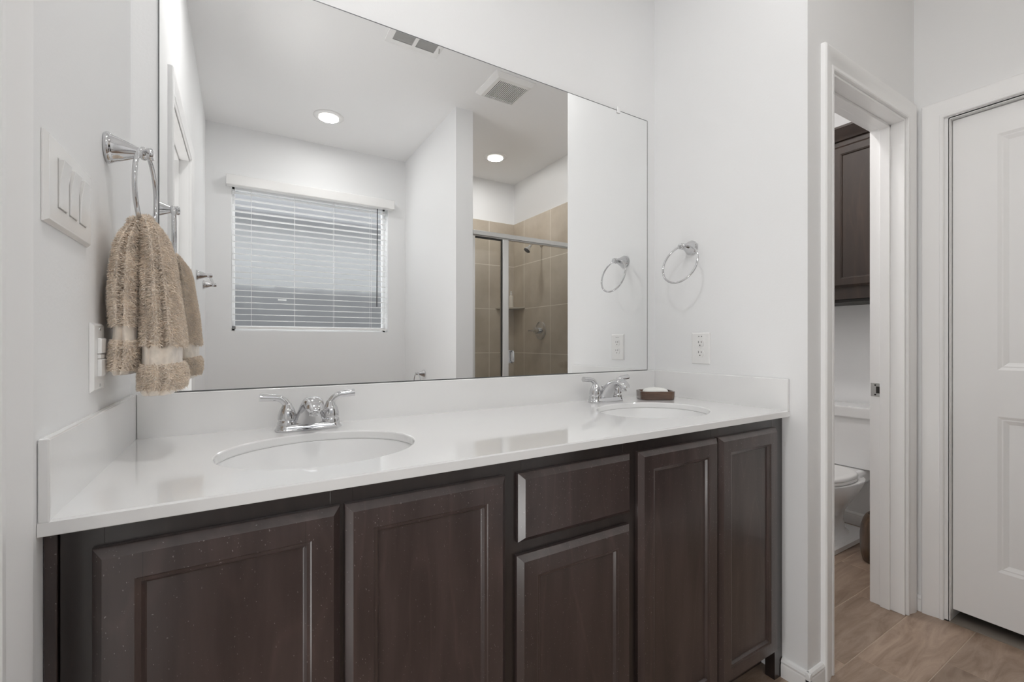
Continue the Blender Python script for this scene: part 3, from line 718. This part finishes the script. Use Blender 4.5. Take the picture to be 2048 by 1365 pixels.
def make_outlet_right():
    y0, y1, z0, z1 = -0.2690, -0.1880, 1.0140, 1.1355; x = XR
    t = thing('wall_outlet', 'white duplex outlet on the right wall below the empty towel ring', 'outlet', (x, (y0 + y1) / 2, z0))
    b = MB(); F = lambda u, v, d: (x - .0004 - d, u, v)
    nested(b, F, y0, z0, y1, z1, [(0, 0), (0, .0015), (.004, .0050), (.0065, .0056)]); b.add([F(y0, z0, 0), F(y1, z0, 0), F(y1, z1, 0), F(y0, z1, 0)], [(0, 1, 2, 3)])
    b.build('cover_plate', M_PLASTIC, t, smooth=25)
    ym, zm = (y0 + y1) / 2, (z0 + z1) / 2
    for dz in (-.0195, .0195):
        r = MB(); T = Txyz(x - .0055, ym, zm + dz) @ RX_NEG
        ring = lambda k, d: [T @ Vector((max(-.0135, min(.0135, .0172 * k * math.cos(2 * PI * i / 40))), .0172 * k * math.sin(2 * PI * i / 40), d)) for i in range(40)]
        r.loft([ring(1, 0), ring(1, .0018), ring(.94, .0024)]); rc = r.build('receptacle', M_PLASTIC, t, smooth=35)
        s = MB()
        for dy, hh in ((.0062, .0040), (-.0062, .0032)): s.box((x - .0083, ym + dy - .0011, zm + dz + .002 - hh + .0025), (x - .0078, ym + dy + .0011, zm + dz + .002 + hh + .0025))
        s.lathe([(.0022, 0), (.0022, .0005)], Txyz(x - .0078, ym, zm + dz - .0078) @ RX_NEG, 12); s.build('slots', M_HOLE, rc)
    s = MB(); s.lathe([(.0026, 0), (.0024, .0012), (0, .0014)], Txyz(x - .0055, ym, zm) @ RX_NEG, 12); s.build('screw', M_PLASTIC, t, smooth=40)
    s = MB()
    for dy in (.006, -.006): s.box((x - .0066, ym + dy - .0022, zm + .0440), (x - .0058, ym + dy + .0022, zm + .0475))
    s.build('indicator_marks', mat('grey_mark', (0.25, 0.25, 0.25), .5), t)
make_outlet_right()

# ------------------------------------------------------------------ soap dish and soap
def make_soap():
    c = Vector((1.6075, -0.1235, ZT + .0004)); R = Matrix.Rotation(-math.radians(YAW), 4, 'Z'); T = Matrix.Translation(c) @ R
    def rr(hx, hy, rad, z, n=8):
        r = []
        for sx, sy, a0 in ((1, 1, 0), (-1, 1, 90), (-1, -1, 180), (1, -1, 270)):
            for k in range(n):
                a = math.radians(a0 + 90 * k / (n - 1)); r.append(T @ Vector((sx * (hx - rad) + rad * math.cos(a), sy * (hy - rad) + rad * math.sin(a), z)))
        return r
    b = MB(); b.loft([rr(.064, .044, .022, 0), rr(.066, .046, .023, .002), rr(.067, .047, .023, .030), rr(.066, .046, .0225, .0325), rr(.061, .041, .019, .0325), rr(.0595, .0395, .018, .0310), rr(.057, .037, .016, .009)])
    d = b.build('soap_dish', M_DISHWOOD, smooth=45); tag(d, 'dark wooden soap dish on the white counter corner', 'soap dish')
    s = MB(); rings = []
    for k in range(13):
        q = -1 + 2 * k / 12; w = math.sqrt(max(0.004, 1 - abs(q) ** 2.6)); rings.append([T @ Vector((.048 * w * math.copysign(abs(math.cos(a)) ** .8, math.cos(a)), .031 * w * math.copysign(abs(math.sin(a)) ** .8, math.sin(a)), .0275 + .0180 * q)) for a in [2 * PI * i / 36 for i in range(36)]])
    s.loft(rings); o = s.build('soap_bar', M_SOAP, smooth=70); tag(o, 'white rounded bar of soap in the wooden dish', 'soap')
make_soap()

# ------------------------------------------------------------------ ceiling fixtures
def make_downlight(x, y, label):
    t = thing('recessed_light', label, 'ceiling light', (x, y, ZC), 'recessed ceiling lights')
    b = MB(); b.lathe([(.100, 0), (.100, -.002), (.096, -.006), (.082, -.010), (.070, -.0085), (.067, -.004)], Txyz(x, y, ZC - .0003), 48, cap0=False, cap1=False); b.build('trim_ring', M_PLASTIC, t, smooth=50)
    l = MB(); l.lathe([(.0670, -.0045), (.05, -.0065), (0, -.008)], Txyz(x, y, ZC - .0003), 40, cap0=False); l.build('lens', M_LENS, t, smooth=60)
make_downlight(0.750, -2.06, 'round recessed light in the ceiling before the window, lit')
make_downlight(2.094, -2.055, 'round recessed light in the ceiling over the shower, lit')
make_downlight(0.40, -0.75, 'added unseen round recessed light in the ceiling above the left basin, lit')
make_downlight(1.50, -0.80, 'added unseen round recessed light in the ceiling above the right basin, lit')
make_downlight(2.30, -0.12, 'added unseen round recessed light in the toilet room ceiling, lit')
def make_vent():
    x0, x1, y0, y1 = 0.866, 1.157, -1.043, -0.905
    t = thing('air_vent', 'white ceiling air register with two rows of louvres', 'vent', ((x0 + x1) / 2, (y0 + y1) / 2, ZC))
    z = ZC - .0003; sy0, sy1 = -1.008, -0.935; xm = 1.011
    b = MB()
    for lo, hi in (((x0, y0), (x1, sy0)), ((x0, sy1), (x1, y1)), ((x0, sy0), (0.897, sy1)), ((1.125, sy0), (x1, sy1)), ((xm - .009, sy0), (xm + .009, sy1))):
        b.box((*lo, z - .007), (*hi, z))
    b.build('face_frame', M_PLASTIC, t)
    d = MB(); d.box((0.897, sy0, z - .0005), (1.125, sy1, z)); d.build('duct_opening', M_HOLE, t)
    s = MB()
    for k in range(5):
        y = sy0 + .006 + k * .0152
        for xa, xb in ((0.897, xm - .009), (xm + .009, 1.125)):
            s.loft([[(x, y, z - .006), (x, y + .0012, z - .0066), (x, y + .0105, z - .002), (x, y + .0095, z - .0012)] for x in (xa, xb)])
    s.build('louvres', mat('louvre_grey', (0.42, 0.42, 0.41), 0.5), t)
    l = MB(); l.tube([(1.137, -0.955, z - .007), (1.147, -0.985, z - .014)], .0022, 8); l.build('damper_lever', M_STEEL, t)
make_vent()
def make_fan():
    x0, x1, y0, y1 = 1.500, 1.776, -1.243, -0.965; z = ZC - .0003
    t = thing('exhaust_fan', 'square white exhaust fan grille in the ceiling', 'exhaust fan', ((x0 + x1) / 2, (y0 + y1) / 2, ZC))
    gx0, gx1, gy0, gy1 = 1.553, 1.757, -1.2255, -1.0235
    b = MB()
    def rect(a, c, d, e, zz): return [(a, c, zz), (d, c, zz), (d, e, zz), (a, e, zz)]
    b.loft([rect(x0, y0, x1, y1, z), rect(x0, y0, x1, y1, z - .006), rect(x0 + .03, y0 + .012, x1 - .012, y1 - .03, z - .020), rect(gx0, gy0, gx1, gy1, z - .020), rect(gx0, gy0, gx1, gy1, z - .004)], False, False)
    b.build('cover', M_PLASTIC, t, smooth=20)
    d = MB(); d.box((gx0, gy0, z - .0052), (gx1, gy1, z - .0045)); d.build('grille_shade_sheet', M_HOLE, t)  # black sheet standing in for the shade behind the slats
    s = MB(); n = 18; p = (gx1 - gx0) / n
    for k in range(n + 1):
        x = gx0 + k * p; s.box((max(gx0, x - p * .22), gy0, z - .0200), (min(gx1, x + p * .22), gy1, z - .0165))
    s.build('grille', M_PLASTIC, t)
make_fan()

# ------------------------------------------------------------------ shower
ZTILE = 2.287
b = MB(); b.box((XP1, YF + .0005, 0), (XD - .001, YF + .010, ZTILE)); struct(b.build('wall_shower_back', M_TILEB), 'beige tiled back wall of the shower')
b = MB(); b.box((XD - .010, YF + .010, 0), (XD - .0005, YP, ZTILE)); struct(b.build('wall_shower_side', M_TILES), 'beige tiled side wall of the shower')
b = MB(); b.box((XP1 + .0005, YF + .010, 0), (XP1 + .010, YP - .02, ZTILE)); struct(b.build('wall_shower_partition', M_TILES), 'beige tiled partition face inside the shower')
b = MB(); b.box((XP1 + .001, YP - .09, 0), (XD - .011, YP - .005, 0.11)); struct(b.build('trim_7', M_COUNTER, bevel=.006), 'white shower curb under the glass')
b = MB(); b.box((XP1 + .011, YF + .011, 0.001), (XD - .011, YP - .091, 0.05)); tag(b.build('shower_pan', M_PORC, bevel=.004), 'white shower pan on the floor behind the curb', 'shower pan')
def make_enclosure():
    yg = -1.512
    t = thing('shower_enclosure', 'framed glass shower enclosure with silver header, reflected in the mirror', 'shower enclosure', (2.1, yg, 0.11))
    h = MB(); h.box((XP1 + .012, yg - .020, 1.853), (XD - .011, yg + .020, 1.886)); h.box((XP1 + .012, yg - .014, 1.845), (XD - .011, yg + .014, 1.853)); h.build('header_rail', M_ALU, t, bevel=.004)
    p = MB(); p.box((1.848, yg - .016, 0.115), (1.898, yg + .016, 1.845)); p.build('upright', M_ALU, t, bevel=.004)
    p = MB(); p.box((XP1 + .0115, yg - .012, 0.115), (XP1 + .030, yg + .012, 1.845)); p.build('wall_channel', M_ALU, t)
    p = MB(); p.box((XP1 + .012, yg - .016, 0.1105), (XD - .011, yg + .016, 0.122)); p.build('sill_rail', M_ALU, t)
    g = MB(); g.box((XP1 + .030, yg - .003, 0.122), (1.837, yg + .003, 1.833)); g.build('fixed_panel', M_SHGLASS, t)
    k = MB(); k.box((1.8375, yg - .006, .122), (1.8478, yg + .006, 1.845)); k.box((XP1 + .03, yg - .006, 1.834), (1.8375, yg + .006, 1.8448)); k.build('seal', M_HOLE, t)
    d = MB(); d.box((1.902, yg - .003, 0.128), (XD - .014, yg + .003, 1.840)); dd = d.build('door_panel', M_SHGLASS, t)
    q = MB(); q.box((1.8985, yg + .004, .942), (1.914, yg + .010, 1.038)); q.tube([(1.926, yg + .010, .948), (1.926, yg + .030, .952), (1.926, yg + .034, .96), (1.926, yg + .034, 1.02), (1.926, yg + .030, 1.028), (1.926, yg + .010, 1.032)], .0075, 12); q.box((1.914, yg + .004, .944), (1.934, yg + .012, 1.036)); q.build('pull_handle', M_CHROME, dd, smooth=40)
make_enclosure()
def make_showerhead():
    y = -2.066; t = thing('shower_spray', 'chrome shower head on the tiled side wall', 'shower head', (XD - .010, y, 2.0))
    x = XD - .0105
    f = MB(); f.lathe([(.030, 0), (.029, .004), (.016, .010), (.010, .012)], Txyz(x, y, 2.000) @ RX_NEG, 24); f.build('flange', M_CHROME, t, smooth=40)
    a = MB(); a.tube([(x, y, 2.0), (x - .04, y, 2.004), (x - .08, y, 2.000), (x - .11, y, 1.985), (x - .125, y, 1.970)], .0085, 14); a.build('arm', M_CHROME, t, smooth=60)
    h = MB(); T = Txyz(x - .122, y, 1.975) @ Matrix.Rotation(math.radians(180 + 38), 4, 'Y')
    h.lathe([(.010, 0), (.014, .006), (.014, .014), (.011, .020), (.016, .032), (.030, .056), (.032, .062), (.031, .066)], T, 28, cap1=False); hh = h.build('head', M_CHROME, t, smooth=40)
    n = MB(); n.lathe([(.031, .0655), (.0, .0668)], T, 28, cap0=False); n.build('spray_face', mat('dark_rubber', (0.05, 0.05, 0.05), 0.5), hh)
make_showerhead()
def make_valve():
    y, z = -2.085, 1.203; x = XD - .0105; t = thing('shower_valve', 'round chrome shower valve with lever on the tiled wall', 'shower valve', (x, y, z))
    p = MB(); T = Txyz(x, y, z) @ RX_NEG; p.lathe([(.086, 0), (.085, .003), (.070, .010), (.045, .014), (.030, .016)], T, 40); p.build('escutcheon', M_CHROME, t, smooth=50)
    k = MB(); k.lathe([(.028, .014), (.030, .030), (.027, .045), (.030, .050), (.026, .066), (.012, .072), (0, .073)], T, 28); k.tube([(x - .058, y, z), (x - .062, y - .05, z - .002), (x - .064, y - .105, z - .003)], [.010, .008, .0065], 12); k.build('lever', M_CHROME, t, smooth=45)
make_valve()
b = MB(); zs = 1.424; L = .212
pts = [(XD - .0105, YF + .0105)] + [(XD - .0105 - L * math.cos(a) ** 1.0, YF + .0105 + L * math.sin(a)) for a in [math.radians(90 * k / 12) for k in range(13)]]
pts = [(XD - .0105, YF + .0105)] + [(XD - .0105 - L * (1 - k / 12), YF + .0105 + L * (k / 12)) for k in range(13)]
b.loft([[(x, y, z) for x, y in pts] for z in (zs, zs + .016)]); tag(b.build('corner_shelf', mat('stone_shelf', (0.43, 0.38, 0.31), 0.4), bevel=.003), 'triangular beige corner shelf in the shower', 'shelf')
bt = thing('bottle', 'white pump bottle on the shower corner shelf', 'bottle', (2.512, -2.487, zs + .0162))
b = MB(); b.lathe([(.020, 0), (.022, .003), (.022, .105), (.019, .114), (.010, .120), (.010, .126)], Txyz(2.512, -2.487, zs + .0163), 24); b.build('body', mat('cream_bottle', (0.74, 0.70, 0.64), .35), bt, smooth=40)
b = MB(); b.lathe([(.012, .1262), (.012, .140), (.006, .141), (.006, .152), (.010, .153), (.010, .160), (0, .161)], Txyz(2.512, -2.487, zs + .0163), 20); b.build('pump_cap', M_PLASTIC, bt, smooth=40)

# ------------------------------------------------------------------ toilet room: toilet, cabinet, bin
def make_toilet():
    cy = -0.072; t = thing('toilet', 'white toilet seen through the narrow open doorway', 'toilet', (3.05, cy, 0))
    def rb(x0, x1, hw, z, rad=.03, n=6):
        r = []
        for cx_, sy, a0 in ((x1 - rad, 1, 0), (x0 + rad, 1, 90), (x0 + rad, -1, 180), (x1 - rad, -1, 270)):
            for k in range(n):
                a = math.radians(a0 + 90 * k / (n - 1)); r.append((cx_ + rad * math.cos(a), cy + sy * (hw - rad) + rad * math.sin(a), z))
        return r
    b = MB(); b.loft([rb(3.185, 3.355, .195, .385), rb(3.178, 3.358, .205, .392), rb(3.170, 3.360, .222, .672)]); b.build('tank', M_PORC, t, smooth=40)
    b = MB(); b.loft([rb(3.160, 3.366, .230, .6725), rb(3.155, 3.370, .236, .680), rb(3.155, 3.370, .236, .722), rb(3.160, 3.366, .231, .733)]); b.build('tank_lid', M_PORC, t, smooth=40)
    b = MB(); b.lathe([(.012, 0), (.012, .012)], Txyz(3.168, cy + .16, .62) @ RX_NEG, 16); b.tube([(3.152, cy + .16, .62), (3.15, cy + .09, .615)], .006, 10); b.build('flush_lever', M_CHROME, t, smooth=40)
    n = 44
    def egg(xb, xf, hw, z, sq=1.0):                      # back x, front x, half width
        r = []; xc = xb - (xb - xf) * .42
        for i in range(n):
            a = 2 * PI * i / n; c, s = math.cos(a), math.sin(a)
            x = xc + (xb - xc) * math.copysign(abs(c) ** .7, c) if c > 0 else xc + (xc - xf) * c
            r.append((x, cy + hw * math.copysign(abs(s) ** .85, s), z))
        return r
    b = MB(); b.loft([rb(2.735, 3.26, .150, .0005, .06, 8), rb(2.733, 3.262, .153, .004, .06, 8), rb(2.735, 3.26, .152, .026, .06, 8), rb(2.745, 3.25, .142, .036, .055, 8)]); b.build('foot', M_PORC, t, smooth=40)
    b = MB(); b.loft([egg(3.19, 2.80, .112, .034), egg(3.17, 2.85, .088, .055), egg(3.165, 2.86, .082, .11), egg(3.17, 2.84, .092, .165), egg(3.185, 2.785, .130, .225), egg(3.20, 2.735, .166, .282), egg(3.215, 2.710, .183, .320), egg(3.225, 2.700, .190, .346), egg(3.220, 2.705, .187, .352)])
    b.build('bowl', M_PORC, t, smooth=60)
    b = MB(); b.box((3.10, cy - .150, .305), (3.33, cy + .150, .3845)); b.build('tank_shelf', M_PORC, t, bevel=.02, seg=3)
    b = MB(); b.loft([egg(3.150, 2.695, .172, 0.3540), egg(3.153, 2.692, .175, 0.3575), egg(3.153, 2.692, .175, 0.3675), egg(3.150, 2.695, .172, 0.3710)]); b.build('seat', M_PLASTIC, t, smooth=50)
    b = MB(); b.loft([egg(3.152, 2.694, .1735, 0.3725), egg(3.154, 2.691, .1755, 0.3765), egg(3.153, 2.692, .1745, 0.3865), egg(3.145, 2.702, .166, 0.3925), egg(3.12, 2.75, .14, 0.3950)]); b.build('seat_lid', M_PLASTIC, t, smooth=50)
make_toilet()
def make_wc_cabinet():
    xf = 3.08; y0, y1 = -0.405, 0.205; z0, z1 = 1.320, 2.215
    t = thing('wall_cabinet', 'dark brown wall cabinet with crown above the toilet', 'cabinet', (3.23, (y0 + y1) / 2, z0))
    b = MB(); b.box((xf + .018, y0, z0 + .018), (XW - .001, y1, z1)); b.box((xf + .0005, y0, z0 + .016), (xf + .018, y1, z1)); b.build('case', M_WCWOOD, t)
    b = MB(); b.box((xf + .02, y0 + .003, z0), (XW - .002, y1 - .003, z0 + .0155)); b.build('underside', M_HOLE, t)
    rg = [(0, 0), (0, .009), (.0105, .018), (.012, .0195), (.047, .0195), (.049, .0175), (.0525, .0165), (.056, .0105), (.058, .0095)]
    ym = (y0 + y1) / 2
    for a, c in ((y0 + .025, ym - .003), (ym + .003, y1 - .025)):
        F = lambda u, v, d: (xf - d, u, v)
        d = MB(); nested(d, F, a, 1.402, c, 2.187, rg, False); dd = d.build('door', M_WCWOOD, t, smooth=20)
        p = MB(); i = .0565; p.box((xf - .010, a + i, 1.402 + i), (xf - .003, c - i, 2.187 - i)); p.build('panel', M_WCWOOD, dd)
    c = MB(); pr = [(xf, 2.215), (xf - .012, 2.218), (xf - .018, 2.232), (xf - .032, 2.245), (xf - .046, 2.268), (xf - .052, 2.272), (xf - .052, 2.284), (XW - .001, 2.284), (XW - .001, 2.2155)]
    c.loft([[(x, y, z) for x, z in pr] for y in (y0 - .03, y1 + .03)]); c.build('crown', M_WCWOOD, t, smooth=30)
make_wc_cabinet()
b = MB(); b.lathe([(.080, 0), (.0875, .004), (.094, .03), (.0985, .08), (.0985, .13), (.094, .175), (.086, .205), (.076, .226), (.068, .235), (.064, .233), (.064, .05), (0, .05)], Txyz(2.950, -0.390, .0005), 40)
tag(b.build('waste_bin', M_BINWOOD, smooth=50), 'rounded dark brown wood-look bin on the toilet room floor', 'bin')
